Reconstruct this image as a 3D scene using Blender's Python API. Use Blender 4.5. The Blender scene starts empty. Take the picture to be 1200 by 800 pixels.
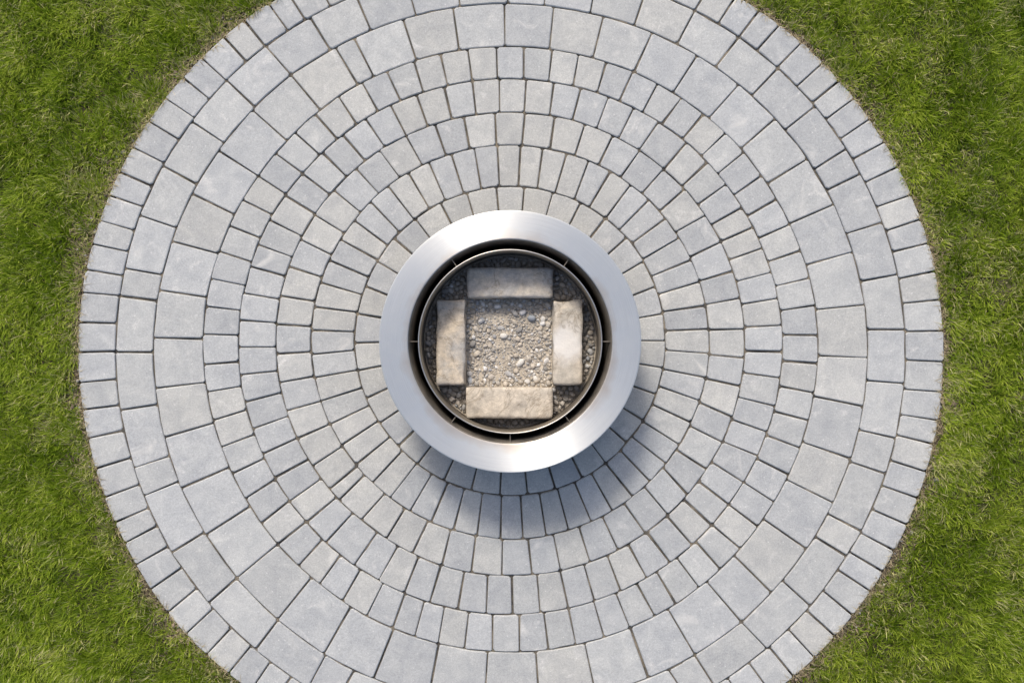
import bpy, math, random
import numpy as np
from mathutils import Vector, noise as mnoise

# ------------------------------------------------------------------ camera, sky, sun, exposure
scene = bpy.context.scene
COL = scene.collection
CAM_H = 3.8
cam_d = bpy.data.cameras.new('camera')
cam = bpy.data.objects.new('camera', cam_d)
COL.objects.link(cam)
cam.location = (0.0064, 0.0, CAM_H)
cam.rotation_euler = (0, 0, 0)
cam_d.sensor_width = 36
cam_d.lens = 35.625
cam_d.clip_end = 2000
scene.camera = cam

SUN_EL, SUN_AZ = 45.0, -16.5          # azimuth clockwise from +Y
world = bpy.data.worlds.new('World')
scene.world = world
world.use_nodes = True
wn = world.node_tree
bg = wn.nodes['Background']
sky = wn.nodes.new('ShaderNodeTexSky')
sky.sky_type = 'NISHITA'
sky.sun_disc = False
sky.sun_elevation = math.radians(SUN_EL)
sky.sun_rotation = math.radians(SUN_AZ)
sky.dust_density = 4.0
sky.ozone_density = 0.7
wn.links.new(sky.outputs[0], bg.inputs[0])
bg.inputs[1].default_value = 0.15

sun_d = bpy.data.lights.new('sun', 'SUN')
sun = bpy.data.objects.new('sun', sun_d)
COL.objects.link(sun)
sun_d.energy = 2.1
sun_d.angle = math.radians(11.0)
sun_d.color = (1.0, 0.945, 0.87)
e, a = math.radians(SUN_EL), math.radians(SUN_AZ)
to_sun = Vector((math.sin(a) * math.cos(e), math.cos(a) * math.cos(e), math.sin(e)))
sun.rotation_euler = to_sun.to_track_quat('Z', 'Y').to_euler()
sun.location = to_sun * 20

vs = scene.view_settings
vs.view_transform = 'Standard'
vs.look = 'None'
vs.exposure = 0.19
vs.gamma = 1.0
vs.use_curve_mapping = False

scene.cycles.max_bounces = 5
scene.cycles.diffuse_bounces = 2
scene.cycles.glossy_bounces = 3
scene.cycles.transmission_bounces = 2
scene.cycles.caustics_reflective = False
rng = np.random.default_rng(7)
random.seed(7)

# ------------------------------------------------------------------ helpers
def link(name, me, mat=None, parent=None):
    o = bpy.data.objects.new(name, me)
    COL.objects.link(o)
    if mat is not None:
        me.materials.append(mat)
    if parent is not None:
        o.parent = parent
    return o

def tag(o, label=None, cat=None, group=None, kind=None):
    if label: o['label'] = label
    if cat: o['category'] = cat
    if group: o['group'] = group
    if kind: o['kind'] = kind
    return o

def pydata(name, v, f, smooth=False):
    me = bpy.data.meshes.new(name)
    me.from_pydata(v, [], f)
    if smooth:
        me.polygons.foreach_set('use_smooth', [True] * len(me.polygons))
    me.update()
    return me

def tri_mesh(name, verts, tris, smooth=False):
    """big triangle soup from numpy arrays"""
    me = bpy.data.meshes.new(name)
    nv, nt = len(verts), len(tris)
    me.vertices.add(nv)
    me.vertices.foreach_set('co', np.ascontiguousarray(verts, dtype=np.float32).ravel())
    me.loops.add(nt * 3)
    me.loops.foreach_set('vertex_index', np.ascontiguousarray(tris, dtype=np.int32).ravel())
    me.polygons.add(nt)
    me.polygons.foreach_set('loop_start', np.arange(0, nt * 3, 3, dtype=np.int32))
    if smooth:
        me.polygons.foreach_set('use_smooth', np.ones(nt, dtype=bool))
    me.update(calc_edges=True)
    return me

def colour_attr(me, cols):
    at = me.color_attributes.new('tint', 'FLOAT_COLOR', 'POINT')
    c = np.ones((len(cols), 4), dtype=np.float32)
    c[:, :3] = cols
    at.data.foreach_set('color', c.ravel())

class Noise2:
    """tileable smooth value noise in numpy"""
    def __init__(s, seed, n=64):
        s.g = np.random.default_rng(seed).random((n, n)); s.n = n
    def __call__(s, x, y):
        xi = np.floor(x).astype(int); yi = np.floor(y).astype(int)
        u = x - xi; v = y - yi
        u = u * u * (3 - 2 * u); v = v * v * (3 - 2 * v)
        n = s.n; g = s.g
        a = g[xi % n, yi % n]; b = g[(xi + 1) % n, yi % n]
        c = g[xi % n, (yi + 1) % n]; d = g[(xi + 1) % n, (yi + 1) % n]
        return (a * (1 - u) + b * u) * (1 - v) + (c * (1 - u) + d * u) * v

def lathe(profile, seg=160, close=False):
    v, f = [], []
    n = len(profile)
    for i in range(seg):
        t = 2 * math.pi * i / seg
        for r, z in profile:
            v.append((r * math.cos(t), r * math.sin(t), z))
    m = n if close else n - 1
    for i in range(seg):
        j = (i + 1) % seg
        for k in range(m):
            l = (k + 1) % n
            f.append((i * n + k, j * n + k, j * n + l, i * n + l))
    return v, f

# ---- node helpers
class NT:
    def __init__(s, name):
        s.m = bpy.data.materials.new(name); s.m.use_nodes = True
        s.t = s.m.node_tree; s.b = s.t.nodes['Principled BSDF']
        s.out = s.t.nodes['Material Output']
    def n(s, typ, **kw):
        x = s.t.nodes.new(typ)
        for k, v in kw.items():
            if k == 'inp':
                for q, val in v.items(): x.inputs[q].default_value = val
            else: setattr(x, k, v)
        return x
    def l(s, a, b): s.t.links.new(a, b)
    def noise(s, vec, scale, detail=4, rough=.55, dist=0.0):
        x = s.n('ShaderNodeTexNoise', inp={'Scale': scale, 'Detail': detail, 'Roughness': rough, 'Distortion': dist})
        if vec is not None: s.l(vec, x.inputs['Vector'])
        return x.outputs['Fac']
    def ramp(s, fac, stops):
        x = s.n('ShaderNodeValToRGB')
        cr = x.color_ramp
        while len(cr.elements) < len(stops): cr.elements.new(0.5)
        for el, (p, c) in zip(cr.elements, stops):
            el.position = p; el.color = (c[0], c[1], c[2], 1) if not isinstance(c, (int, float)) else (c, c, c, 1)
        s.l(fac, x.inputs[0]); return x.outputs[0]
    def mix(s, fac, a, b, mode='MIX'):
        x = s.n('ShaderNodeMix', data_type='RGBA', blend_type=mode)
        for v, k in ((fac, 0), (a, 6), (b, 7)):
            if isinstance(v, bpy.types.NodeSocket): s.l(v, x.inputs[k])
            elif k == 0: x.inputs[0].default_value = v
            else: x.inputs[k].default_value = (*v, 1)
        return x.outputs[2]
    def math(s, op, a, b=0.0, c=0.0, clamp=False):
        x = s.n('ShaderNodeMath', operation=op, use_clamp=clamp)
        for i, v in enumerate((a, b, c)):
            if isinstance(v, bpy.types.NodeSocket): s.l(v, x.inputs[i])
            else: x.inputs[i].default_value = v
        return x.outputs[0]
    def vmath(s, op, a, b):
        x = s.n('ShaderNodeVectorMath', operation=op)
        for i, v in enumerate((a, b)):
            if isinstance(v, bpy.types.NodeSocket): s.l(v, x.inputs[i])
            else: x.inputs[i].default_value = v
        return x.outputs[0]
    def bump(s, h, strength, dist, prev=None):
        x = s.n('ShaderNodeBump', inp={'Strength': strength, 'Distance': dist})
        s.l(h, x.inputs['Height'])
        if prev is not None: s.l(prev, x.inputs['Normal'])
        return x.outputs[0]
    def pos(s):
        return s.n('ShaderNodeNewGeometry').outputs['Position']

# ------------------------------------------------------------------ materials
def mat_paver():
    t = NT('concrete_paver'); b = t.b
    oi = t.n('ShaderNodeObjectInfo')
    sc = t.n('ShaderNodeVectorMath', operation='SCALE'); 
    cmb = t.n('ShaderNodeCombineXYZ')
    t.l(oi.outputs['Random'], cmb.inputs[0]); t.l(oi.outputs['Random'], cmb.inputs[2])
    t.l(cmb.outputs[0], sc.inputs[0]); sc.inputs['Scale'].default_value = 37.0
    p = t.vmath('ADD', t.pos(), sc.outputs[0])
    cloud = t.noise(p, 14, 5, .6, .6)
    c0 = oi.outputs['Color']
    c1 = t.mix(t.ramp(cloud, [(.34, .0), (.66, 1.)]), (.885, .894, .910), (1.09, 1.087, 1.072))
    base = t.mix(1.0, c0, c1, 'MULTIPLY')
    # pale efflorescence blotches
    bl = t.ramp(t.noise(p, 9, 4, .62, 1.2), [(.60, 0), (.76, 1)])
    bl2 = t.math('MULTIPLY', bl, .6)
    base = t.mix(bl2, base, (.66, .645, .61))
    # grain: sand and pinholes
    g = t.noise(p, 330, 3, .7)
    base = t.mix(1.0, base, t.ramp(g, [(.28, .74), (.5, 1.0), (.74, 1.20)]), 'MULTIPLY')
    g3 = t.noise(p, 150, 3, .75)
    base = t.mix(1.0, base, t.ramp(g3, [(.3, .86), (.7, 1.11)]), 'MULTIPLY')
    ef = t.ramp(t.noise(p, 6.5, 4, .6, .8), [(.63, 0), (.78, 1)])
    base = t.mix(t.math('MULTIPLY', ef, .65), base, (.70, .68, .63))
    vo = t.n('ShaderNodeTexVoronoi', inp={'Scale': 75.0}); t.l(p, vo.inputs['Vector'])
    hole = t.ramp(vo.outputs['Distance'], [(.04, 1), (.10, 0)])
    keep = t.ramp(vo.outputs['Color'], [(.80, 0), (.82, 1)])
    hf = t.math('MULTIPLY', hole, keep)
    base = t.mix(t.math('MULTIPLY', hf, .55), base, (.14, .135, .13))
    vo2 = t.n('ShaderNodeTexVoronoi', inp={'Scale': 60.0}); t.l(t.vmath('ADD', p, (3.3, 1.7, 0)), vo2.inputs['Vector'])
    chip = t.math('MULTIPLY', t.ramp(vo2.outputs['Distance'], [(.08, 1), (.18, 0)]), t.ramp(vo2.outputs['Color'], [(.62, 0), (.64, 1)]))
    base = t.mix(t.math('MULTIPLY', chip, .6), base, (.70, .69, .67))
    t.l(base, b.inputs['Base Color'])
    b.inputs['Roughness'].default_value = .88
    b.inputs['Specular IOR Level'].default_value = .3
    h = t.math('SUBTRACT', t.noise(p, 260, 4, .7), t.math('MULTIPLY', hf, .8))
    n1 = t.bump(h, .35, .0012)
    n2 = t.bump(t.noise(p, 40, 3, .6), .35, .0025, n1)
    t.l(n2, b.inputs['Normal'])
    return t.m

def mat_bed():
    t = NT('joint_sand'); b = t.b; p = t.pos()
    n = t.noise(p, 18, 4, .6)
    g = t.noise(p, 420, 4, .75)
    c = t.mix(t.ramp(n, [(.40, 0), (.66, 1)]), (.090, .082, .070), (.26, .222, .165))
    c = t.mix(1.0, c, t.ramp(g, [(.25, .35), (.55, 1.0), (.75, 1.9)]), 'MULTIPLY')
    moss = t.ramp(t.noise(p, 7, 3, .6), [(.60, 0), (.74, 1)])
    c = t.mix(t.math('MULTIPLY', moss, .35), c, (.085, .085, .02))
    t.l(c, b.inputs['Base Color']); b.inputs['Roughness'].default_value = .95
    t.l(t.bump(g, .8, .003), b.inputs['Normal'])
    return t.m

def mat_ground():
    t = NT('soil_and_turf'); b = t.b; p = t.pos()
    n = t.noise(p, 30, 5, .65); g = t.noise(p, 260, 4, .75)
    soil = t.mix(t.ramp(n, [(.35, 0), (.7, 1)]), (.050, .040, .030), (.17, .135, .095))
    soil = t.mix(1.0, soil, t.ramp(g, [(.25, .4), (.5, 1.), (.75, 1.7)]), 'MULTIPLY')
    turf = t.mix(t.noise(p, 5, 5, .7), (.055, .085, .010), (.120, .160, .026))
    turf = t.mix(1.0, turf, t.ramp(t.noise(p, 190, 3, .7), [(.3, .45), (.7, 1.5)]), 'MULTIPLY')
    d = t.n('ShaderNodeVectorMath', operation='LENGTH'); t.l(p, d.inputs[0])
    far = t.ramp(t.math('MULTIPLY', d.outputs['Value'], .1), [(.175, 0), (.22, 1)])
    c = t.mix(far, soil, turf)
    t.l(c, b.inputs['Base Color']); b.inputs['Roughness'].default_value = .95
    b.inputs['Specular IOR Level'].default_value = .15
    t.l(t.bump(g, .9, .004), b.inputs['Normal'])
    return t.m

def mat_tinted(name, rough=.8, transl=0.0, grain=0.0, gs=300, spec=.3, mul=(1, 1, 1)):
    t = NT(name); b = t.b
    at = t.n('ShaderNodeVertexColor', layer_name='tint')
    c = at.outputs[0]
    if mul != (1, 1, 1): c = t.mix(1.0, c, mul, 'MULTIPLY')
    if grain:
        g = t.noise(t.pos(), gs, 3, .7)
        c = t.mix(1.0, c, t.ramp(g, [(.3, 1 - grain), (.7, 1 + grain)]), 'MULTIPLY')
        t.l(t.bump(g, .4, .001), b.inputs['Normal'])
    t.l(c, b.inputs['Base Color'])
    b.inputs['Roughness'].default_value = rough
    b.inputs['Specular IOR Level'].default_value = spec
    if transl:
        tr = t.n('ShaderNodeBsdfTranslucent'); t.l(t.mix(1.0, c, (1.15, 1.25, .6), 'MULTIPLY'), tr.inputs[0])
        mx = t.n('ShaderNodeMixShader', inp={0: transl})
        t.l(b.outputs[0], mx.inputs[1]); t.l(tr.outputs[0], mx.inputs[2]); t.l(mx.outputs[0], t.out.inputs[0])
    return t.m

def mat_brushed():
    t = NT('brushed_stainless'); b = t.b; p = t.pos()
    sep = t.n('ShaderNodeSeparateXYZ'); t.l(p, sep.inputs[0])
    r = t.math('SQRT', t.math('ADD', t.math('POWER', sep.outputs[0], 2.), t.math('POWER', sep.outputs[1], 2.)))
    ang = t.math('ARCTAN2', sep.outputs[1], sep.outputs[0])
    cm = t.n('ShaderNodeCombineXYZ'); t.l(t.math('MULTIPLY', r, 900.), cm.inputs[0]); t.l(t.math('MULTIPLY', ang, 2.), cm.inputs[1])
    br = t.noise(cm.outputs[0], 1.0, 3, .7)
    # heat tint creeping out from the hot inner edge, uneven round the rim
    hn = t.noise(p, 5.5, 3, .6)
    lim = t.math('ADD', t.math('MULTIPLY', hn, .12), .322)
    heat = t.ramp(t.math('MULTIPLY', t.math('SUBTRACT', lim, r), 26., 0, True), [(0, 0), (1, 1)])
    c = t.mix(t.ramp(t.noise(p, 9, 4, .6), [(.3, 0), (.7, 1)]), (.80, .82, .82), (.86, .87, .85))
    c = t.mix(t.math('MULTIPLY', heat, .55), c, (.62, .50, .385))
    c = t.mix(1.0, c, t.ramp(br, [(.3, .92), (.7, 1.05)]), 'MULTIPLY')
    t.l(c, b.inputs['Base Color'])
    b.inputs['Metallic'].default_value = .72
    sm = t.noise(p, 22, 4, .65)
    t.l(t.ramp(sm, [(.3, .52), (.7, .60)]), b.inputs['Roughness'])
    b.inputs['Anisotropic'].default_value = 1.0
    b.inputs['Anisotropic Rotation'].default_value = .25
    tg = t.n('ShaderNodeTangent', direction_type='RADIAL', axis='Z')
    t.l(tg.outputs[0], b.inputs['Tangent'])
    t.l(t.bump(br, .16, .0005), b.inputs['Normal'])
    return t.m

def mat_sooty(name, c1, c2, metal, rough):
    t = NT(name); b = t.b; p = t.pos()
    n = t.noise(p, 16, 5, .65)
    st = t.n('ShaderNodeMapping', inp={'Scale': (22, 22, 160)}); t.l(p, st.inputs[0])
    n2 = t.noise(st.outputs[0], 1.0, 4, .6)
    f = t.ramp(t.math('ADD', t.math('MULTIPLY', n, .5), t.math('MULTIPLY', n2, .5)), [(.35, 0), (.65, 1)])
    t.l(t.mix(f, c1, c2), b.inputs['Base Color'])
    b.inputs['Metallic'].default_value = metal
    b.inputs['Roughness'].default_value = rough
    t.l(t.bump(n, .3, .002), b.inputs['Normal'])
    return t.m

def mat_block(name, tan, grey, amount, white=None, seed=0.0):
    t = NT(name); b = t.b
    tc = t.n('ShaderNodeTexCoord'); p0 = tc.outputs['Object']
    p = t.vmath('ADD', p0, (seed, seed * .7, 0))
    n = t.noise(p, 9, 6, .65, .5)
    c = t.mix(t.ramp(n, [(.5 - amount * .3, 1), (.72 - amount * .25, 0)]), tan, grey)
    c = t.mix(1.0, c, t.ramp(t.noise(p, 45, 4, .7), [(.3, .72), (.7, 1.16)]), 'MULTIPLY')
    c = t.mix(1.0, c, t.ramp(t.noise(p, 280, 3, .7), [(.3, .85), (.7, 1.12)]), 'MULTIPLY')
    if white:
        d = t.n('ShaderNodeVectorMath', operation='DISTANCE'); t.l(p0, d.inputs[0]); d.inputs[1].default_value = white[0]
        dd = t.math('ADD', d.outputs['Value'], t.math('MULTIPLY', t.noise(p, 18, 4, .6), .09))
        c = t.mix(t.math('MULTIPLY', t.ramp(t.math('MULTIPLY', dd, 5.), [(white[1] * 5, 1), (white[1] * 5 + .22, 0)]), .8), c, (.72, .70, .66))
    vein = t.ramp(t.math('ABSOLUTE', t.math('SUBTRACT', t.noise(p, 6, 5, .6, 1.0), .5)), [(0, 1), (.018, 0)])
    c = t.mix(t.math('MULTIPLY', vein, .45), c, (.17, .125, .075))
    t.l(c, b.inputs['Base Color']); b.inputs['Roughness'].default_value = .92
    b.inputs['Specular IOR Level'].default_value = .25
    n1 = t.bump(t.noise(p, 30, 6, .7), .6, .005)
    t.l(t.bump(t.noise(p, 190, 3, .7), .4, .0012, n1), b.inputs['Normal'])
    return t.m

M_PAVER = mat_paver(); M_BED = mat_bed(); M_GROUND = mat_ground()
M_GRASS = mat_tinted('grass_blade', .55, .38, spec=.25)
M_STRAW = mat_tinted('dry_straw', .75, .2)
M_PEBBLE = mat_tinted('pebble_stone', .85, 0, .16, 320)
M_CRUMB = mat_tinted('soil_crumb', .95, 0, .2, 500)
M_STEEL = mat_brushed()
M_SOOT = mat_sooty('sooted_steel', (.10, .093, .083), (.30, .26, .21), .5, .5)
M_LINER = mat_sooty('heat_browned_steel', (.13, .113, .09), (.30, .26, .205), .6, .45)
M_SHELL = mat_sooty('shell_steel', (.45, .45, .45), (.55, .55, .55), 1.0, .4)
M_RIM = mat_sooty('liner_rim_steel', (.5, .47, .42), (.62, .6, .56), 1.0, .35)

EDGES = [  # boundary radii (cm) every 5 degrees, outermost first
    [162.7,162.3,161.8,161.1,160.4,159.7,158.9,158.1,157.4,156.7,155.9,155.2,154.8,154.4,154.1,153.8,153.5,153.4,153.4,153.5,153.7,154.0,154.4,154.8,155.2,155.8,156.6,157.1,157.7,158.4,159.2,159.9,160.4,161.0,161.6,162.1,162.4,162.6,162.8,162.9,163.1,163.3,163.6,164.0,164.0,163.7,163.5,163.5,163.6,163.5,163.5,163.5,163.5,163.6,163.7,163.7,163.8,164.0,164.1,164.2,164.4,164.6,164.7,164.8,164.7,164.6,164.5,164.3,164.0,163.7,163.4,163.1],
    [148.2,147.9,147.5,147.0,146.4,145.7,145.2,144.8,144.2,143.5,143.1,142.6,142.0,141.6,141.6,141.6,141.4,141.4,141.4,141.5,141.6,141.8,142.0,142.3,142.7,143.3,143.8,144.4,144.8,145.2,145.7,146.3,146.8,147.1,147.3,147.7,148.1,148.4,148.7,148.9,149.0,149.3,149.6,149.6,149.7,149.9,150.0,150.1,150.2,149.9,149.8,149.8,149.9,149.9,149.9,150.0,150.0,150.1,150.1,150.2,150.2,150.2,150.1,150.1,150.0,149.8,149.7,149.7,149.5,149.2,148.9,148.6],
    [134.2,133.8,133.3,132.7,132.1,131.6,131.0,130.5,129.9,129.2,128.7,128.3,127.8,127.4,127.1,126.7,126.5,126.5,126.5,126.8,127.0,127.2,127.5,127.7,128.1,128.8,129.5,129.8,130.1,130.6,131.2,131.7,132.1,132.5,133.1,133.5,133.9,134.2,134.4,134.7,135.0,135.1,135.2,135.4,135.6,135.8,136.0,136.2,136.5,136.6,136.4,136.2,136.2,136.2,136.2,136.3,136.3,136.3,136.3,136.5,136.5,136.5,136.4,136.0,135.9,135.7,135.6,135.4,135.2,135.0,134.7,134.4],
    [115.5,115.3,115.0,114.6,114.0,113.5,113.2,112.9,112.7,112.3,111.9,111.6,111.3,111.1,110.8,110.6,110.4,110.5,110.5,110.6,110.8,110.9,111.1,111.4,111.8,112.1,112.3,112.5,112.7,113.0,113.4,113.8,114.1,114.5,114.9,115.1,115.3,115.4,115.4,115.4,115.5,115.5,115.6,115.7,115.9,115.9,115.8,115.9,116.1,116.2,116.3,116.5,116.5,116.5,116.4,116.5,116.4,116.4,116.4,116.4,116.5,116.3,116.3,116.2,116.1,115.9,115.8,115.9,116.0,115.8,115.7,115.7],
    [102.2,102.0,101.7,101.4,101.0,100.6,100.3,100.1,100.0,99.8,99.6,99.3,99.1,98.9,98.7,98.5,98.4,98.3,98.4,98.6,98.6,98.7,98.9,99.2,99.4,99.6,99.8,100.0,100.2,100.4,100.8,101.3,101.4,101.5,101.7,101.9,102.0,102.1,102.2,102.2,102.1,102.1,102.2,102.2,102.2,102.3,102.4,102.4,102.3,102.4,102.5,102.5,102.5,102.5,102.4,102.3,102.4,102.4,102.3,102.3,102.3,102.4,102.4,102.4,102.2,102.2,102.3,102.3,102.2,102.3,102.3,102.3],
    [88.0,88.0,87.8,87.7,87.6,87.5,87.1,86.9,86.9,86.7,86.4,86.5,86.4,86.2,86.1,86.0,86.0,85.8,85.8,85.9,86.0,86.1,86.1,86.3,86.6,86.8,86.8,87.0,87.1,87.3,87.4,87.5,87.7,87.9,88.0,88.0,88.0,88.0,88.0,87.9,87.8,87.8,87.7,87.6,87.6,87.4,87.2,87.3,87.5,87.6,87.8,87.9,87.9,87.9,87.8,87.8,88.0,88.0,88.0,88.0,88.0,88.0,87.9,88.0,88.0,87.9,87.9,88.1,88.1,88.0,88.0,88.0],
    [74.7,74.6,74.5,74.5,74.5,74.4,74.4,74.3,74.2,74.3,74.2,74.0,74.0,73.9,73.7,73.6,73.5,73.5,73.5,73.6,73.6,73.6,73.7,73.8,74.0,74.2,74.2,74.2,74.1,74.1,74.3,74.4,74.6,74.7,74.8,74.9,74.8,74.7,74.7,74.6,74.6,74.5,74.3,74.2,74.1,74.0,73.9,73.9,73.9,74.0,74.0,73.9,73.9,74.1,74.3,74.3,74.2,74.1,74.0,74.1,74.2,74.2,74.2,74.2,74.2,74.3,74.4,74.4,74.4,74.5,74.7,74.8],
    [58.2,58.2,58.2,58.2,58.2,58.3,58.2,58.5,58.6,58.4,58.4,58.5,58.4,58.3,58.1,58.0,58.2,58.1,58.1,58.1,58.1,58.0,58.0,58.1,58.2,58.2,58.1,58.3,58.3,58.2,58.2,58.4,58.3,58.3,58.3,58.4,58.5,58.4,58.2,58.3,58.2,58.1,57.9,57.8,57.6,57.5,57.7,57.8,57.8,57.8,57.8,57.6,57.6,57.7,57.7,57.8,57.8,57.9,57.9,57.9,57.9,57.9,57.9,58.0,57.8,57.9,58.0,58.3,58.2,58.2,58.2,58.2],
]
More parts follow.
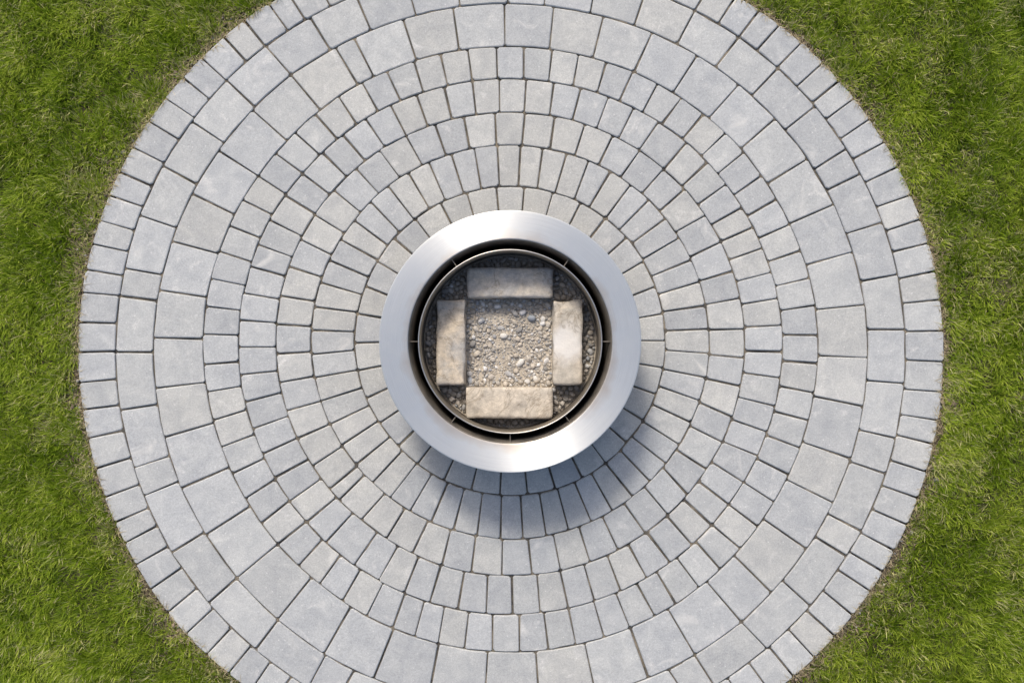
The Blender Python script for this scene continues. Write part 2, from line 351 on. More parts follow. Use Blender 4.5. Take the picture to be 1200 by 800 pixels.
JOINTS = [  # per course: (outer angle, inner angle) of every joint, degrees
    "1.4,1.4 5.5,5.5 9.4,9.2 13.2,13.1 16.6,16.4 20.1,20.1 24.2,24.1 28.0,28.0 31.7,31.5 35.2,35.1 38.4,38.2 41.6,41.6 45.7,45.7 49.6,49.7 53.0,53.0 56.8,56.8 60.7,60.9 64.8,64.8 68.6,68.6 72.4,72.4 76.2,76.2 80.1,80.1 83.9,83.9 87.7,87.7 91.5,91.5 95.4,95.4 99.2,99.2 103.0,103.0 106.8,106.8 110.7,110.7 114.5,114.5 118.1,118.3 122.5,122.6 125.6,125.7 129.7,129.8 133.3,133.4 137.5,137.5 141.2,141.2 144.9,144.7 148.7,148.7 152.8,152.7 156.6,156.6 160.0,159.9 163.6,163.6 166.9,166.8 170.4,170.4 173.5,173.3 177.5,177.4 181.5,181.5 185.4,185.5 189.1,189.3 192.9,192.9 197.0,197.0 201.0,201.1 204.6,204.7 207.6,207.6 210.8,210.9 214.5,214.5 218.3,218.2 222.0,221.9 225.8,225.7 229.6,229.5 233.3,233.1 236.4,236.9 240.5,240.5 244.2,244.2 247.9,247.9 251.5,251.5 255.2,255.2 258.9,258.9 262.5,262.5 266.2,266.2 269.9,269.9 273.5,273.5 277.2,277.2 280.9,280.9 284.5,284.5 288.2,288.2 291.9,291.9 295.5,295.5 299.2,299.2 302.9,302.9 306.6,306.6 310.3,310.3 313.9,314.0 317.8,317.8 321.4,321.5 325.3,325.1 328.3,328.2 331.4,331.4 335.2,335.1 339.0,338.8 342.6,342.6 346.4,346.4 349.5,349.4 353.3,353.1 357.3,357.3",
    "1.7,1.9 9.8,9.8 17.7,17.7 25.5,25.5 29.8,29.5 37.6,37.6 45.5,45.4 53.1,53.1 60.8,60.7 68.8,68.5 76.7,76.3 84.2,84.2 90.4,90.4 98.5,98.5 106.1,106.2 114.0,114.2 121.7,121.7 129.7,129.5 137.4,137.5 145.4,145.3 153.3,153.4 161.2,161.3 169.3,169.2 173.4,173.4 181.6,181.8 190.0,190.1 198.6,198.6 202.8,202.9 211.9,212.0 220.8,220.8 230.4,230.2 239.7,239.5 244.2,244.5 253.0,253.0 261.5,261.5 270.1,270.1 278.6,278.6 287.2,287.2 296.4,295.7 300.7,300.5 309.9,309.5 318.6,318.7 327.5,327.4 331.6,331.5 340.6,340.5 345.9,345.8 353.9,353.7",
    "5.9,5.9 14.6,14.5 22.9,22.8 31.5,31.5 40.0,39.8 48.3,48.3 56.8,56.8 65.3,65.3 74.0,73.7 82.6,82.4 91.0,91.1 99.7,99.9 108.5,108.5 117.3,117.3 120.8,120.8 129.5,129.4 138.2,138.2 146.8,146.8 155.2,155.3 163.5,163.3 171.7,171.7 179.4,179.5 187.5,187.6 195.5,195.4 204.0,204.1 212.4,212.4 220.9,221.1 230.1,229.9 239.2,239.0 247.9,247.9 257.1,256.7 265.9,265.8 274.6,274.8 283.6,283.9 292.4,292.8 300.5,300.5 309.6,309.3 316.2,316.3 325.0,325.0 333.4,333.4 341.0,341.0 349.6,349.8 357.4,357.3",
    "1.1,1.3 6.7,6.5 11.9,11.8 17.3,17.2 22.7,22.5 28.0,27.8 33.4,33.2 38.9,38.9 44.1,44.0 49.6,49.5 54.9,55.0 60.2,60.0 65.5,65.5 71.0,70.7 76.6,76.1 81.8,81.6 87.3,87.1 92.7,92.8 98.2,98.3 103.7,103.8 109.0,109.2 114.6,114.6 119.8,119.9 125.2,125.3 130.7,130.6 136.0,135.7 141.4,141.1 146.8,146.8 152.3,152.1 157.6,157.5 163.0,163.0 168.2,168.1 173.4,173.4 178.7,178.7 184.3,184.2 189.5,189.5 194.8,194.6 200.1,200.0 205.4,205.4 210.6,210.3 216.1,215.8 221.1,221.5 226.6,226.5 231.8,231.5 237.1,236.8 242.4,242.2 247.6,247.3 252.1,251.7 256.5,256.1 261.5,261.3 266.7,266.4 271.7,272.0 277.1,277.1 282.3,282.4 287.6,287.8 292.7,292.8 297.8,297.7 302.2,302.4 307.5,307.6 312.7,312.9 318.0,317.8 323.3,323.3 328.7,328.9 334.5,334.5 339.8,339.9 345.2,345.2 350.4,350.5 355.9,355.8",
    "3.4,3.5 9.1,9.1 14.8,14.9 20.3,20.4 25.1,25.3 30.0,30.1 36.0,36.1 42.1,42.0 48.4,48.3 56.0,56.1 62.1,61.9 68.1,67.9 74.4,74.2 80.5,80.1 86.5,86.4 92.4,92.6 98.3,98.6 104.6,104.8 110.9,111.0 116.9,116.9 123.1,122.9 129.1,128.9 135.0,134.9 141.1,140.9 147.1,146.9 153.2,153.3 159.1,158.9 164.0,164.0 169.8,169.6 175.6,175.4 181.3,181.3 187.0,187.2 192.9,192.7 198.7,198.6 204.4,204.4 210.1,210.3 215.9,216.0 221.6,221.8 227.5,227.5 235.1,235.1 241.1,241.2 247.1,246.9 252.8,252.8 258.9,258.6 264.9,264.5 270.5,270.4 276.3,276.6 282.3,282.4 288.1,288.3 293.9,294.3 300.0,300.1 305.9,305.5 311.8,311.9 317.6,317.6 323.3,323.4 328.9,329.1 335.2,334.8 340.6,340.6 346.2,346.3 352.3,352.3 357.7,357.7",
    "3.1,3.4 10.6,10.6 17.6,17.7 25.2,25.2 32.9,33.4 41.0,41.0 48.3,48.4 55.8,56.0 63.5,63.4 71.0,70.9 78.8,78.3 86.3,86.5 93.9,94.0 101.6,101.9 109.2,109.2 116.9,116.6 124.5,124.1 131.8,131.7 139.5,139.3 147.1,146.9 154.1,154.2 161.4,161.2 168.8,168.4 175.8,175.7 183.1,183.0 190.1,190.1 197.3,197.4 204.4,204.6 212.1,212.0 219.3,219.1 222.9,222.6 230.1,230.4 237.8,237.8 245.2,245.3 253.0,252.5 260.4,260.0 267.9,267.7 275.3,275.2 282.5,282.6 289.9,290.4 297.4,297.8 305.2,305.1 312.3,312.6 319.1,320.4 327.0,326.9 334.5,334.9 341.2,342.0 348.9,349.3 356.0,356.1",
    "3.5,3.8 10.4,11.1 17.5,17.7 24.2,24.8 31.4,31.8 38.3,38.9 45.5,45.7 52.4,52.3 59.4,59.3 66.5,65.8 73.3,73.1 80.4,80.0 87.0,87.0 93.7,94.0 100.6,100.8 107.5,107.5 114.4,114.7 121.1,121.4 128.2,128.3 135.0,135.4 142.3,141.9 149.1,148.5 155.9,155.7 162.7,162.6 170.1,169.3 176.8,176.6 183.7,183.4 190.6,190.6 197.5,197.4 204.6,204.4 211.6,211.2 218.7,218.5 225.7,225.4 232.4,232.5 239.3,239.4 246.4,246.2 253.3,252.7 260.3,259.7 267.1,266.8 273.7,273.8 280.5,280.8 287.3,287.8 294.3,294.6 301.1,301.5 308.1,308.1 315.0,315.4 321.9,321.9 328.6,328.9 335.8,336.2 342.6,343.1 349.6,349.7 356.6,356.7",
    "0.1,0.4 10.2,10.5 20.7,20.3 31.1,31.2 41.6,41.5 52.2,52.3 63.0,63.1 73.9,74.0 84.8,84.5 95.0,95.1 106.1,106.3 116.8,116.6 127.8,127.9 138.4,138.4 148.9,149.0 159.3,159.6 169.8,169.6 180.6,180.1 190.8,190.8 201.6,200.4 212.0,211.5 223.2,222.4 232.9,233.0 244.6,244.2 255.2,254.9 266.2,265.9 276.5,276.5 287.1,287.3 298.0,298.4 308.2,308.5 319.1,319.2 329.3,329.5 340.0,340.0 350.2,350.0",
]
S = 0.0032                                # metres on the ground per photo pixel, used for the pit measurements below

def edge_r(b, deg):
    t = EDGES[b]; x = (deg % 360) / 5.0
    i = int(x); u = x - i
    u = u * u * (3 - 2 * u) * .5 + u * .5
    return (t[i % 72] * (1 - u) + t[(i + 1) % 72] * u) * .01

EDGE0 = np.array(EDGES[0] + EDGES[0][:1]) * .01
def edge0_np(deg):
    return np.interp(deg % 360, np.arange(0, 361, 5.), EDGE0)

# ------------------------------------------------------------------ ground
SOIL_Z = -0.022
def make_ground():
    # fine mesh near the patio, one quad strip out to the horizon
    rs = [0, .5, 1.0, 1.3, 1.45] + list(np.linspace(1.5, 1.78, 15)) + [1.9, 2.2, 2.6, 3.2, 4, 6, 12, 40, 150, 600]
    seg = 240; v = [(0, 0, SOIL_Z - .12)]; f = []
    for k, r in enumerate(rs[1:]):
        for i in range(seg):
            t = 2 * math.pi * i / seg
            x, y = r * math.cos(t), r * math.sin(t)
            z = SOIL_Z
            if r < 1.47: z -= .12
            elif r < 2.6:
                z += .010 * mnoise.noise((x * 9, y * 9, 0)) + .006 * mnoise.noise((x * 40, y * 40, 3))
            v.append((x, y, z))
    for i in range(seg):
        f.append((0, 1 + i, 1 + (i + 1) % seg))
    for k in range(len(rs) - 2):
        a0 = 1 + k * seg; b0 = a0 + seg
        for i in range(seg):
            j = (i + 1) % seg
            f.append((a0 + i, b0 + i, b0 + j, a0 + j))
    o = link('ground', pydata('ground', v, f, True), M_GROUND)
    tag(o, 'dark soil under the lawn around the round patio', 'ground', kind='structure')
make_ground()

# ------------------------------------------------------------------ patio: sand bed and every paver
def make_patio():
    seg, v, f = 720, [], []
    rad = list(np.linspace(.36, 1.0, 70))
    for i in range(seg):
        d = 360. * i / seg; t = math.radians(d); R0 = edge_r(0, d) - .012
        for q in rad:
            r = .405 + (R0 - .405) * (q - .36) / .64
            x, y = r * math.cos(t), r * math.sin(t)
            z = -.0078 + .0075 * mnoise.noise((x * 12, y * 12, 0)) + .003 * mnoise.noise((x * 70, y * 70, 5))
            if q == rad[-1]: z = -.06
            v.append((x, y, z))
    n = len(rad)
    for i in range(seg):
        j = (i + 1) % seg
        for k in range(n - 1):
            f.append((i * n + k, i * n + k + 1, j * n + k + 1, j * n + k))
    o = link('patio', pydata('patio', v, f, True), M_BED)
    return tag(o, 'round grey paver patio of eight rings set in the lawn', 'patio', kind='structure')
patio = make_patio()

RINGN = ['border_paver', 'large_paver', 'large_paver', 'square_paver', 'square_paver', 'square_paver', 'wedge_paver', 'wedge_paver']
COOL = np.array((.412, .421, .424)); WARM = np.array((.464, .457, .426)); DARK = np.array((.368, .379, .386)); MID = np.array((.434, .439, .429))

def inset_poly(pts, d):
    """offset a convex-ish closed polygon (ccw) inward by d"""
    n = len(pts); out = []
    for i in range(n):
        a, b, c = pts[i - 1], pts[i], pts[(i + 1) % n]
        e1 = (b[0] - a[0], b[1] - a[1]); e2 = (c[0] - b[0], c[1] - b[1])
        l1 = math.hypot(*e1) or 1e-9; l2 = math.hypot(*e2) or 1e-9
        n1 = (-e1[1] / l1, e1[0] / l1); n2 = (-e2[1] / l2, e2[0] / l2)
        mx, my = n1[0] + n2[0], n1[1] + n2[1]
        q = max(.35, 1 + n1[0] * n2[0] + n1[1] * n2[1])
        out.append((b[0] + mx / q * d, b[1] + my / q * d))
    return out

def make_paver(ring, j0, j1):
    """j0, j1: joints (outer deg, inner deg), j1 counter-clockwise of j0"""
    (o0, i0), (o1, i1) = j0, j1
    # each stone sits a little askew in its slot, so joints taper and vary
    rm = edge_r(ring, o0)
    o0 += math.degrees(abs(random.gauss(0, .0012)) / rm); o1 -= math.degrees(abs(random.gauss(0, .0012)) / rm)
    i0 += math.degrees(abs(random.gauss(0, .0012)) / rm); i1 -= math.degrees(abs(random.gauss(0, .0012)) / rm)
    do = (o1 - o0) % 360; di = (i1 - i0) % 360
    rin = (lambda d: edge_r(ring + 1, d)) if ring < 7 else (lambda d: .428)
    gap = random.uniform(.0011, .0025)
    big = ring in (1, 2)
    na = 4 if big else 3
    pts = []
    # outer edge from j0 to j1 (ccw), then inner edge back
    for k in range(na):
        u = k / (na - 1); d = o0 + do * u; r = edge_r(ring, d)
        pts.append((r * math.cos(math.radians(d)), r * math.sin(math.radians(d))))
    for k in range(na):
        u = 1 - k / (na - 1); d = i0 + di * u; r = rin(d)
        pts.append((r * math.cos(math.radians(d)), r * math.sin(math.radians(d))))
    # the cast blocks are straighter than the course they lie in
    for s in (0, na):
        p, q = pts[s], pts[s + na - 1]
        for k in range(1, na - 1):
            u = k / (na - 1); cx, cy = p[0] + (q[0] - p[0]) * u, p[1] + (q[1] - p[1]) * u
            w = .62 if s == 0 else .75
            pts[s + k] = (cx + (pts[s + k][0] - cx) * w, cy + (pts[s + k][1] - cy) * w)
    pts = [(x + random.gauss(0, .0009), y + random.gauss(0, .0009)) for x, y in pts]
    pts = inset_poly(pts, gap)
    # knock the four corners off
    out = []
    n = len(pts)
    for i in range(n):
        if i in (0, na - 1, na, 2 * na - 1):
            b = pts[i]; cr = random.uniform(.0040, .0085)
            for nb in (pts[i - 1], pts[(i + 1) % n]):
                l = math.hypot(nb[0] - b[0], nb[1] - b[1]); u = min(.4, cr / l)
                out.append((b[0] + (nb[0] - b[0]) * u, b[1] + (nb[1] - b[1]) * u))
        else:
            out.append(pts[i])
    cx = sum(p[0] for p in out) / len(out); cy = sum(p[1] for p in out) / len(out)
    loc = [(p[0] - cx, p[1] - cy) for p in out]
    c1 = inset_poly(loc, .0014); c2 = inset_poly(loc, .0038 + random.uniform(-.0008, .0012))
    zt = random.gauss(0, .0009); tx, ty = random.gauss(0, .0045), random.gauss(0, .0045)
    v = []
    m = len(loc)
    rings = ((loc, -.055, 0), (loc, -.0042, .0006), (c1, -.0016, .0005), (c2, 0, .0003))
    for ps, z, jz in rings:
        for x, y in ps:
            v.append((x, y, zt + z + (x * tx + y * ty if z > -.05 else 0) + random.uniform(-jz, jz)))
    f = []
    for k in range(3):
        for i in range(m):
            j = (i + 1) % m
            f.append((k * m + i, k * m + j, (k + 1) * m + j, (k + 1) * m + i))
    f.append(tuple(range(3 * m, 4 * m)))
    me = pydata('paver', v, f, False)
    o = link(RINGN[ring], me, M_PAVER, patio)
    o.location = (cx, cy, 0)
    warm = (.16, .14, .22, .34, .40, .5, .5, .62)[ring]
    u = random.random()
    if u < warm: c = WARM * .75 + MID * .25 * 1 if random.random() < .5 else WARM
    elif u < warm + .09: c = DARK * .5 + COOL * .5
    elif u < warm + .45: c = COOL
    else: c = MID
    c = (c * .62 + MID * .38) * random.uniform(.93, 1.06)
    o.color = (*c, 1)
    return o

for ring, txt in enumerate(JOINTS):
    js = [tuple(float(q) for q in s.split(',')) for s in txt.split()]
    for k in range(len(js)):
        make_paver(ring, js[k], js[(k + 1) % len(js)])

# ------------------------------------------------------------------ fire pit
TOP = .300
pit = bpy.data.objects.new('fire_pit', None); COL.objects.link(pit)
tag(pit, 'round stainless steel fire pit with wide brushed rim in the patio centre', 'fire pit')

def arc(cx, cz, r, a0, a1, n):
    return [(cx + r * math.cos(math.radians(a0 + (a1 - a0) * i / n)), cz + r * math.sin(math.radians(a0 + (a1 - a0) * i / n))) for i in range(n + 1)]

R_OUT, R_IN = .454, .354
prof = [(R_OUT - .004, TOP - .034), (R_OUT, TOP - .030), (R_OUT, TOP - .010)]
prof += arc(R_OUT - .006, TOP - .010, .006, 0, 80, 5)[1:]
prof += [(R_OUT - .0075, TOP - .0038), (R_OUT - .009, TOP - .0035), (R_OUT - .03, TOP - .0020), (.404, TOP - .0008), (R_IN + .02, TOP - .0012), (R_IN + .008, TOP - .0014), (R_IN + .0055, TOP - .0015)]
prof += arc(R_IN + .004, TOP - .0055, .004, 95, 180, 4)
prof += [(R_IN, TOP - .018), (R_IN + .003, TOP - .020), (R_IN + .004, TOP - .010), (.404, TOP - .006), (R_OUT - .006, TOP - .010), (R_OUT - .004, TOP - .034)]
v, f = lathe(prof, 256)
link('rim', pydata('rim', v, f, True), M_STEEL, pit)
# outer shell under the rim, dark inner skirt below the opening
v, f = lathe([(.412, -.05), (.412, TOP - .008), (.409, TOP - .008), (.409, -.05)], 160, True)
link('outer_shell', pydata('outer_shell', v, f, True), M_SHELL, pit)
v, f = lathe([(.345, -.02), (.346, TOP - .045), (.357, TOP - .012), (.3542, TOP - .012), (.3500, TOP - .022), (.3430, TOP - .045), (.3425, -.02)], 160, True)
link('inner_skirt', pydata('inner_skirt', v, f, True), M_SOOT, pit)
R_L = .3195; LT = TOP - .014
v, f = lathe([(R_L, .0), (R_L, LT - .004), (R_L - .003, LT - .004), (R_L - .003, .0)], 192, True)
liner = link('liner_ring', pydata('liner_ring', v, f, True), M_LINER, pit)
v, f = lathe(arc(R_L - .0015, LT - .003, .0024, 0, 360, 10)[:-1], 192, True)
link('rolled_rim', pydata('rolled_rim', v, f, True), M_RIM, liner)
# spacer tabs that hold the liner inside the skirt
for k, d in enumerate((0, 54.5, 125.5, 180, 234, 270, 306.5)):
    w = .0014
    r0, r1 = R_L + .0005, .3500
    v = [(r, s * w, z) for z in (LT - .045, LT - .012) for r in (r0, r1) for s in (-1, 1)]
    f = [(0, 1, 3, 2), (4, 6, 7, 5), (0, 4, 5, 1), (2, 3, 7, 6), (0, 2, 6, 4), (1, 5, 7, 3)]
    o = link('spacer_tab', pydata('spacer_tab', v, f), M_LINER, pit)
    o.rotation_euler = (0, 0, math.radians(d))

# ------------------------------------------------------------------ pit floor, blocks, stones
FLOOR = .090
def floor_h(x, y):
    r = math.hypot(x, y)
    h = FLOOR + .006 * mnoise.noise((x * 14, y * 14, 1)) + .003 * mnoise.noise((x * 60, y * 60, 2))
    out = max(abs(x) - .17, abs(y) - .17, 0)
    return h + .008 * max(0, 1 - r / .13) - min(.008, out * .4)
def make_floor():
    seg, rs = 120, np.linspace(0, .3165, 40)
    v = [(0, 0, floor_h(0, 0))]; f = []
    for r in rs[1:]:
        for i in range(seg):
            t = 2 * math.pi * i / seg; x, y = r * math.cos(t), r * math.sin(t)
            v.append((x, y, floor_h(x, y)))
    for i in range(seg): f.append((0, 1 + i, 1 + (i + 1) % seg))
    for k in range(len(rs) - 2):
        a0 = 1 + k * seg
        for i in range(seg):
            j = (i + 1) % seg
            f.append((a0 + i, a0 + seg + i, a0 + seg + j, a0 + j))
    t = NT('pit_sand'); p = t.pos(); g = t.noise(p, 380, 4, .75)
    c = t.mix(t.ramp(t.noise(p, 25, 4, .6), [(.35, 0), (.65, 1)]), (.46, .40, .315), (.60, .53, .425))
    c = t.mix(1.0, c, t.ramp(g, [(.25, .6), (.5, 1.), (.75, 1.35)]), 'MULTIPLY')
    t.l(c, t.b.inputs['Base Color']); t.b.inputs['Roughness'].default_value = .95
    t.l(t.bump(g, .8, .003), t.b.inputs['Normal'])
    o = link('sand', pydata('sand', v, f, True), t.m)
    tag(o, 'tan sand floor inside the fire pit', 'sand', kind='structure')
make_floor()

BT = .162                                   # top of the blocks
def px(x, y, z):                            # photo measurement -> place on the level z
    k = S * (CAM_H - z) / CAM_H
    return (x - 598) * k, (400 - y) * k
def make_block(x0, y0, x1, y1, mat, label, seed):
    ax, ay = px(x0, y1, BT); bx, by = px(x1, y0, BT)
    w, d, h = bx - ax, by - ay, .095
    nx, ny, nz = (24, 9, 7) if w > d else (9, 24, 7)
    import bmesh
    bm = bmesh.new(); idx = {}
    for i in range(nx + 1):
        for j in range(ny + 1):
            for k in range(nz + 1):
                if i in (0, nx) or j in (0, ny) or k in (0, nz):
                    x, y, z = (i / nx - .5) * w, (j / ny - .5) * d, (k / nz - 1) * h
                    # worn rounded arrises
                    q = .006; hx, hy, hz = w / 2 - q, d / 2 - q, h / 2 - q
                    P = Vector((x, y, z + h / 2)); C = Vector((max(-hx, min(hx, P.x)), max(-hy, min(hy, P.y)), max(-hz, min(hz, P.z))))
                    D = P - C
                    if D.length > 1e-6: P = C + D.normalized() * min(D.length, q)
                    nn = mnoise.noise_vector((P.x * 16 + seed, P.y * 16, P.z * 16)) * .0032 + mnoise.noise_vector((P.x * 50 + seed, P.y * 50, P.z * 50)) * .0016
                    # a spall or two along the edges
                    ch = mnoise.noise((P.x * 11 + seed * 3, P.y * 11 + 5, P.z * 11))
                    if D.length > 1e-6 and ch > .12: P -= D.normalized() * (ch - .12) * .024
                    P += nn
                    if seed == 9.9 and k == nz and math.hypot(P.x + w / 2, P.y + d / 2) < .052: P.z -= .009
                    idx[i, j, k] = bm.verts.new((P.x, P.y, P.z - h / 2))
    def quad(*a):
        bm.faces.new([idx[q] for q in a])
    for i in range(nx):
        for j in range(ny):
            quad((i, j, nz), (i + 1, j, nz), (i + 1, j + 1, nz), (i, j + 1, nz))
            quad((i, j, 0), (i, j + 1, 0), (i + 1, j + 1, 0), (i + 1, j, 0))
    for i in range(nx):
        for k in range(nz):
            quad((i, 0, k), (i + 1, 0, k), (i + 1, 0, k + 1), (i, 0, k + 1))
            quad((i, ny, k), (i, ny, k + 1), (i + 1, ny, k + 1), (i + 1, ny, k))
    for j in range(ny):
        for k in range(nz):
            quad((0, j, k), (0, j, k + 1), (0, j + 1, k + 1), (0, j + 1, k))
            quad((nx, j, k), (nx, j + 1, k), (nx, j + 1, k + 1), (nx, j, k + 1))
    me = bpy.data.meshes.new('stone_block'); bm.to_mesh(me); bm.free()
    me.polygons.foreach_set('use_smooth', [True] * len(me.polygons))
    o = link('stone_block', me, mat)
    o.location = ((ax + bx) / 2, (ay + by) / 2, BT)
    tag(o, label, 'stone block', 'stone blocks laid in a square inside the fire pit')
    return (ax, ay, bx, by)
TAN = (.46, .355, .235)
BLK = [
    make_block(547, 313.5, 648, 349, mat_block('stone_sooty', (.60, .53, .43), (.42, .415, .40), .6, None, 1.3), 'sooty grey and tan stone block at the top of the square in the pit', 1.3),
    make_block(511, 351, 545.6, 452, mat_block('stone_grey_tan', (.62, .53, .41), (.43, .42, .40), .62, None, 4.1), 'grey stained stone block with tan right edge on the left of the square', 4.1),
    make_block(648, 351, 683, 452, mat_block('stone_pale', (.61, .535, .43), (.50, .46, .39), .4, ((0.0, .0, 0), .085), 7.7), 'tan stone block with a white patch on the right of the square', 7.7),
    make_block(546, 454, 648, 490.5, mat_block('stone_tan', (.62, .545, .44), (.51, .46, .385), .45, None, 9.9), 'clean tan stone block with chipped corner at the bottom of the square', 9.9),
]

def ico():
    import bmesh
    bm = bmesh.new(); bmesh.ops.create_icosphere(bm, subdivisions=2, radius=1.0)
    bm.verts.ensure_lookup_table(); bm.faces.ensure_lookup_table()
    v = np.array([p.co[:] for p in bm.verts]); f = np.array([[q.index for q in p.verts] for p in bm.faces])
    bm.free(); return v, f
ICO_V, ICO_F = ico()

def rot_mats(n, rg):
    q = rg.normal(size=(n, 4)); q /= np.linalg.norm(q, axis=1)[:, None]
    w, x, y, z = q.T
    return np.stack([1 - 2 * (y * y + z * z), 2 * (x * y - z * w), 2 * (x * z + y * w), 2 * (x * y + z * w), 1 - 2 * (x * x + z * z), 2 * (y * z - x * w), 2 * (x * z - y * w), 2 * (y * z + x * w), 1 - 2 * (x * x + y * y)], 1).reshape(n, 3, 3)

def pebbles(pos, size, rg, flat=.7, lumpy=.16):
    """pos (n,3), size (n,) radius -> verts, tris, owner"""
    n = len(pos); nv = len(ICO_V)
    dirs = rg.normal(size=(n, 5, 3)); dirs /= np.linalg.norm(dirs, axis=2)[:, :, None]
    amp = rg.uniform(-lumpy, lumpy, (n, 5))
    dot = np.einsum('nkc,vc->nkv', dirs, ICO_V)
    bumpy = 1 + np.einsum('nk,nkv->nv', amp, np.maximum(dot, 0) ** 2)
    # flatten a couple of faces: cut stones look broken, not blown
    cut = rg.uniform(.62, .92, (n, 5, 1))
    lim = np.min(np.where(dot > .05, cut / np.maximum(dot, .05), 9), axis=1)
    rr = np.minimum(bumpy, lim)
    V = ICO_V[None] * rr[:, :, None]
    sc = np.stack([rg.uniform(.85, 1.35, n), rg.uniform(.75, 1.05, n), rg.uniform(flat * .75, flat * 1.25, n)], 1)
    V = V * sc[:, None, :]
    # lie mostly flat: small tilt, free spin
    a = rg.uniform(0, 2 * np.pi, n); tl = rg.normal(0, .35, (n, 2))
    ca, sa = np.cos(a), np.sin(a)
    Rz = np.zeros((n, 3, 3)); Rz[:, 0, 0] = ca; Rz[:, 0, 1] = -sa; Rz[:, 1, 0] = sa; Rz[:, 1, 1] = ca; Rz[:, 2, 2] = 1
    Rx = np.zeros((n, 3, 3)); c, s_ = np.cos(tl[:, 0]), np.sin(tl[:, 0]); Rx[:, 0, 0] = 1; Rx[:, 1, 1] = c; Rx[:, 1, 2] = -s_; Rx[:, 2, 1] = s_; Rx[:, 2, 2] = c
    Rm = Rz @ Rx
    V = np.einsum('nij,nvj->nvi', Rm, V) * size[:, None, None] + pos[:, None, :]
    F = ICO_F[None] + (np.arange(n) * nv)[:, None, None]
    return V.reshape(-1, 3), F.reshape(-1, 3), np.repeat(np.arange(n), nv)

STONES = np.array([(.50, .435, .34), (.57, .50, .40), (.42, .38, .315), (.42, .41, .39), (.62, .59, .53), (.36, .37, .39), (.54, .455, .335), (.70, .675, .63), (.30, .28, .25)])
def make_gravel():
    rg = np.random.default_rng(21)
    P, Z = [], []
    grid = {}
    def hit(x, y, r):
        gx, gy = int(x // .012), int(y // .012)
        for i in range(gx - 2, gx + 3):
            for j in range(gy - 2, gy + 3):
                for (a, b, q) in grid.get((i, j), ()):
                    if (a - x) ** 2 + (b - y) ** 2 < (.80 * (q + r)) ** 2: return True
        grid.setdefault((gx, gy), []).append((x, y, r)); return False
    def inside(x, y, m):
        for (ax, ay, bx, by) in BLK:
            if ax - m < x < bx + m and ay - m < y < by + m: return True
        return False
    inner = (BLK[1][2], BLK[3][3], BLK[2][0], BLK[0][1])
    for tries, lo, hi in ((9000, .0085, .0125), (16000, .0055, .0085), (26000, .0030, .0050), (22000, .0016, .0028)):
        for _ in range(tries):
            a_ = rg.uniform(0, 2 * math.pi); r_ = .312 * math.sqrt(rg.random())
            x, y = r_ * math.cos(a_), r_ * math.sin(a_)
            r = rg.uniform(lo, hi)
            if r_ + r > .314: continue
            c = inner[0] < x < inner[2] and inner[1] < y < inner[3]
            if inside(x, y, r * .6): continue
            if not c and r < .0055 and rg.random() < .75: continue
            if c:
                # big stones gather at the sides of the square, the middle is trodden sand and chips
                e_ = min(x - inner[0], inner[2] - x, y - inner[1], inner[3] - y)
                pat = mnoise.noise((x * 17, y * 17, 8.0))
                if r > .0075 and rg.random() < .90: continue
                if r > .0052 and e_ > .028 and rg.random() < .80 + .8 * pat: continue
                if r <= .0052 and pat > .06 and rg.random() < .88: continue
            if hit(x, y, r): continue
            P.append((x, y, floor_h(x, y) + r * (.30 if c else .85))); Z.append(r)
    P, Z = np.array(P), np.array(Z)
    V, F, own = pebbles(P, Z, rg, .72)
    n = len(P)
    k = rg.choice(len(STONES), n, p=(.20, .17, .15, .10, .08, .05, .15, .04, .06))
    c = (STONES[k] * .65 + STONES[k].mean(1, keepdims=True) * .35) * rg.uniform(.85, 1.12, (n, 1))
    me = tri_mesh('gravel', V, F, True); colour_attr(me, c[own])
    me.polygons.foreach_set('use_smooth', np.repeat((rg.random(n) < .45) & (Z > .005), len(ICO_F)))
    tag(link('gravel', me, M_PEBBLE), 'tan and grey gravel filling the floor of the fire pit', 'gravel', kind='stuff')
make_gravel()

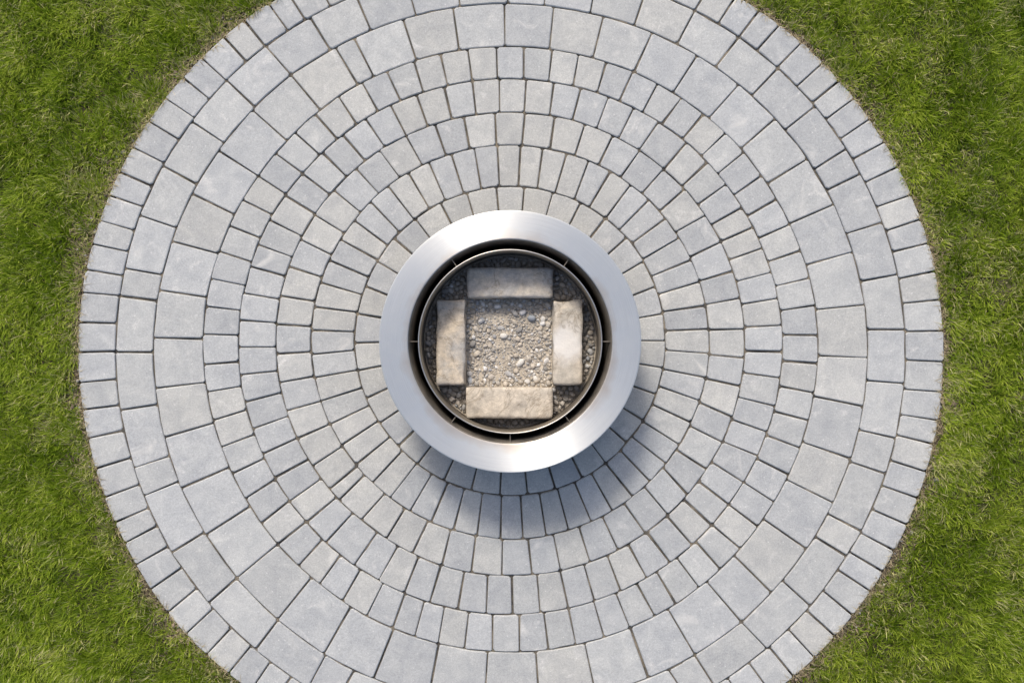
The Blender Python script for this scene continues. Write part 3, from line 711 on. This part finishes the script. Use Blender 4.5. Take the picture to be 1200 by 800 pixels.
def single_stone(x, y, a, b, rot, col, label, seed):
    rg = np.random.default_rng(seed)
    z = FLOOR + .012
    X, Y = px(x, y, z)
    r = b * S * .5
    V, F, own = pebbles(np.zeros((1, 3)), np.array([1.0]), rg, .75, .2)
    V = V - V.mean(0)
    w = V.max(0) - V.min(0)
    V = V / w * np.array([a * S, b * S, min(a, b) * S * .75])
    me = tri_mesh('pebble', V, F, True); colour_attr(me, np.tile(np.array(col), (len(V), 1)))
    o = link('pebble', me, M_PEBBLE)
    o.location = (X, Y, floor_h(X, Y) + min(a, b) * S * .22); o.rotation_euler = (0, 0, math.radians(rot))
    tag(o, label, 'pebble', 'large pebbles on the gravel')
WHT, CRM, GRY, BLU, BRN = (.68, .65, .59), (.56, .50, .41), (.38, .365, .34), (.30, .325, .35), (.33, .295, .25)
for q in (
    (590, 393.5, 9, 7.5, -25, WHT, 'white angular pebble nearest the centre of the gravel square', 1),
    (610, 425, 8, 10.5, -12, WHT, 'large white oval pebble below the centre of the gravel square', 2),
    (613, 366, 9, 7, 20, (.52, .515, .51), 'pale grey oval pebble beside a blue grey one near the top block', 3),
    (623, 373, 9.5, 8, 25, BLU, 'flat blue grey pebble below the middle of the top block', 4),
    (603, 366, 8, 10, 10, GRY, 'dark grey upright oval pebble under the middle of the top block', 5),
    (564, 376, 8, 7, -15, (.56, .545, .52), 'pale round pebble in the upper left of the gravel square', 6),
    (633, 385, 7.5, 7, 0, CRM, 'cream pebble close to the right block, just below a small white one', 7),
    (559, 414.5, 10, 7, 28, CRM, 'cream angular pebble next to the middle of the left block', 8),
    (551, 446, 8, 8.5, -30, (.42, .44, .46), 'blue grey squarish pebble in the lower left corner of the gravel', 9),
    (627.5, 443.5, 6, 8, 15, WHT, 'white upright pebble above the right end of the bottom block', 10),
    (636.5, 374, 6, 8, -20, WHT, 'small white pebble by the upper end of the right block', 11),
    (632, 359, 10, 6.5, 8, BRN, 'wide brown pebble in the upper right corner of the gravel square', 12),
): single_stone(*q)

# ------------------------------------------------------------------ lawn
def blades(x, y, length, width, lean_dir, lean, curl, base_z, rg):
    n = len(x)
    fx, fy = np.cos(lean_dir), np.sin(lean_dir)
    face = lean_dir + np.pi / 2 + rg.normal(0, .5, n)
    wx, wy = np.cos(face) * width / 2, np.sin(face) * width / 2
    l1 = lean; l2 = np.minimum(lean + curl, 2.0)
    s1, s2 = length * .5, length * .5
    mx, my, mz = x + fx * np.sin(l1) * s1, y + fy * np.sin(l1) * s1, base_z + np.cos(l1) * s1
    tx, ty, tz = mx + fx * np.sin(l2) * s2, my + fy * np.sin(l2) * s2, mz + np.cos(l2) * s2
    V = np.empty((n, 5, 3), np.float32)
    V[:, 0] = np.stack([x - wx, y - wy, base_z], 1); V[:, 1] = np.stack([x + wx, y + wy, base_z], 1)
    V[:, 2] = np.stack([mx - wx * .85, my - wy * .85, mz], 1); V[:, 3] = np.stack([mx + wx * .85, my + wy * .85, mz], 1)
    V[:, 4] = np.stack([tx, ty, tz], 1)
    T = np.array([[0, 1, 3], [0, 3, 2], [2, 3, 4]])[None] + (np.arange(n) * 5)[:, None, None]
    return V.reshape(-1, 3), T.reshape(-1, 3)

N1, N2, N3, N4, N5 = (Noise2(s) for s in (1, 2, 3, 4, 5))
def make_grass():
    rg = np.random.default_rng(3)
    def tufts(xm, ym, cell, hole=None):
        gx, gy = np.meshgrid(np.arange(-xm, xm, cell), np.arange(-ym, ym, cell))
        x = gx.ravel() + rg.uniform(-.6, .6, gx.size) * cell; y = gy.ravel() + rg.uniform(-.6, .6, gx.size) * cell
        if hole:
            k = (abs(x) > hole[0]) | (abs(y) > hole[1]); x, y = x[k], y[k]
        e_ = np.hypot(x, y) - edge0_np(np.degrees(np.arctan2(y, x)))
        k = e_ > -.01
        return x[k], y[k]
    def spawn(tx, ty, per, sig, far):
        n = len(tx); vig = .35 + .9 * N3(tx * 14, ty * 14) + rg.uniform(-.15, .25, n)
        cnt = rg.poisson(per * np.clip(vig, .3, 1.5))
        i = np.repeat(np.arange(n), cnt)
        dx = rg.normal(0, 1, len(i)) * sig; dy = rg.normal(0, 1, len(i)) * sig
        own = np.clip(rg.normal(0, 1, n), -1.5, 1.5)
        return tx[i] + dx, ty[i] + dy, np.arctan2(dy, dx), np.hypot(dx, dy) / sig, vig[i], own[i], np.full(len(i), far)
    a_ = spawn(*tufts(2.2, 1.6, .034), 74, .0150, 0.0)
    fx, fy = tufts(6.4, 6.4, .105, (2.2, 1.6))
    kf = rg.random(len(fx)) < np.clip(1 - (np.hypot(fx, fy) - 2.6) / 3.6, .0, 1) ** 1.3
    b_ = spawn(fx[kf], fy[kf], 36, .055, 1.0)
    x, y, od, orad, vig, own, far = (np.concatenate(q) for q in zip(a_, b_))
    deg = np.degrees(np.arctan2(y, x)); ed = np.hypot(x, y) - edge0_np(deg)
    # the bare strip beside the kerb is a hand wide on the right and lower left, almost closed at the top left
    wide = .35 + .65 * (.5 - .5 * np.cos(np.radians(deg - 140)))
    ragged = -.002 + (.034 * N1(x * 9, y * 9) ** 2 + .008 * N2(x * 45, y * 45)) * wide
    k = ed > ragged
    x, y, od, orad, vig, own, far, ed = (q[k] for q in (x, y, od, orad, vig, own, far, ed)); n = len(x)
    patch = N4(x * 6.5, y * 6.5); dry = .55 * N5(x * 8, y * 8) + .45 * N1(x * 24 + 9, y * 24)
    edge = np.clip(ed / .10, 0, 1)
    length = (.023 + .022 * np.clip(vig, 0, 1.3) + .006 * patch) * rg.uniform(.55, 1.3, n) * (.82 + .18 * edge) * (1 + .35 * far)
    width = rg.uniform(.0022, .0038, n) * (1 + 1.2 * far)
    flow = 2 * np.pi * 1.1 * N2(x * 2.6 + 7, y * 2.6)
    wx = 1.0 * np.cos(od) * np.minimum(orad, 1.6) + .75 * np.cos(flow) + rg.normal(0, .55, n)
    wy = 1.0 * np.sin(od) * np.minimum(orad, 1.6) + .75 * np.sin(flow) + rg.normal(0, .55, n)
    ld = np.arctan2(wy, wx)
    lean = np.clip(.22 + .27 * np.hypot(wx, wy) + rg.normal(0, .13, n), .05, 1.25)
    curl = rg.uniform(.05, .5, n)
    bz = np.full(n, SOIL_Z - .003)
    V, T = blades(x, y, length, width, ld, lean, curl, bz, rg)
    dark = np.array((.068, .122, .005)); mid = np.array((.225, .320, .016)); lime = np.array((.470, .540, .080)); straw = np.array((.72, .64, .34))
    u = np.clip(.50 * rg.random(n) + .22 * patch + .26 * own + .19, 0, 1)[:, None]
    c = np.where(u < .5, dark + (mid - dark) * (u / .5), mid + (lime - mid) * ((u - .5) / .5))
    ps = .055 + .42 * np.clip((dry - .52) * 3.0, 0, 1) + .28 * (1 - np.clip(ed / .12, 0, 1))
    st = rg.random(n) < ps
    c[st] = (straw * rg.uniform(.40, 1.05, (n, 1)) + np.array((.02, .08, 0)) * rg.random((n, 1)))[st]
    me = tri_mesh('grass', V, T); colour_attr(me, np.repeat(c, 5, axis=0))
    tag(link('grass', me, M_GRASS), 'green lawn grass with dry blades around the patio', 'grass', kind='stuff')

def make_straw():
    rg = np.random.default_rng(31)
    n = 18000
    d = rg.uniform(0, 360, n); off = np.abs(rg.normal(0, .050, n)) - .010
    r = edge0_np(d) + off; x, y = r * np.cos(np.radians(d)), r * np.sin(np.radians(d))
    k = (rg.random(n) < .35 + .8 * N5(x * 9, y * 9)); d, off, x, y = d[k], off[k], x[k], y[k]; n = len(x)
    bz = np.where(off < .003, .001, SOIL_Z + rg.uniform(.002, .014, n))
    V, T = blades(x, y, rg.uniform(.010, .036, n), rg.uniform(.0010, .0021, n), rg.uniform(0, 2 * np.pi, n), rg.uniform(1.25, 1.55, n), rg.uniform(-.15, .2, n), bz, rg)
    c = np.array((.50, .42, .26)) * rg.uniform(.35, 1.15, (n, 1)) + np.array((.02, 0, 0)) * rg.random((n, 1))
    me = tri_mesh('dry_straw', V, T); colour_attr(me, np.repeat(c, 5, axis=0))
    tag(link('dry_straw', me, M_STRAW), 'dry straw coloured clippings along the edge of the pavers', 'straw', kind='stuff')

def make_crumbs():
    rg = np.random.default_rng(41)
    n = 3600
    d = rg.uniform(0, 360, n); off = np.abs(rg.normal(0, .032, n)) + .003
    r = edge0_np(d) + off
    s_ = rg.gamma(2.0, .0012, n) + .0012
    P = np.stack([r * np.cos(np.radians(d)), r * np.sin(np.radians(d)), SOIL_Z + s_ * .4 + rg.uniform(0, .006, n)], 1)
    V, F, own = pebbles(P, s_, rg, .8, .25)
    c = np.array((.20, .155, .11)) * rg.uniform(.3, 1.5, (n, 1)); g = rg.random(n) < .2
    c[g] = np.array((.33, .32, .30)) * rg.uniform(.6, 1.2, (g.sum(), 1))
    me = tri_mesh('soil_crumbs', V, F, True); colour_attr(me, c[own])
    tag(link('soil_crumbs', me, M_CRUMB), 'brown soil crumbs in the bare strip beside the pavers', 'soil', kind='stuff')
make_grass(); make_straw(); make_crumbs()
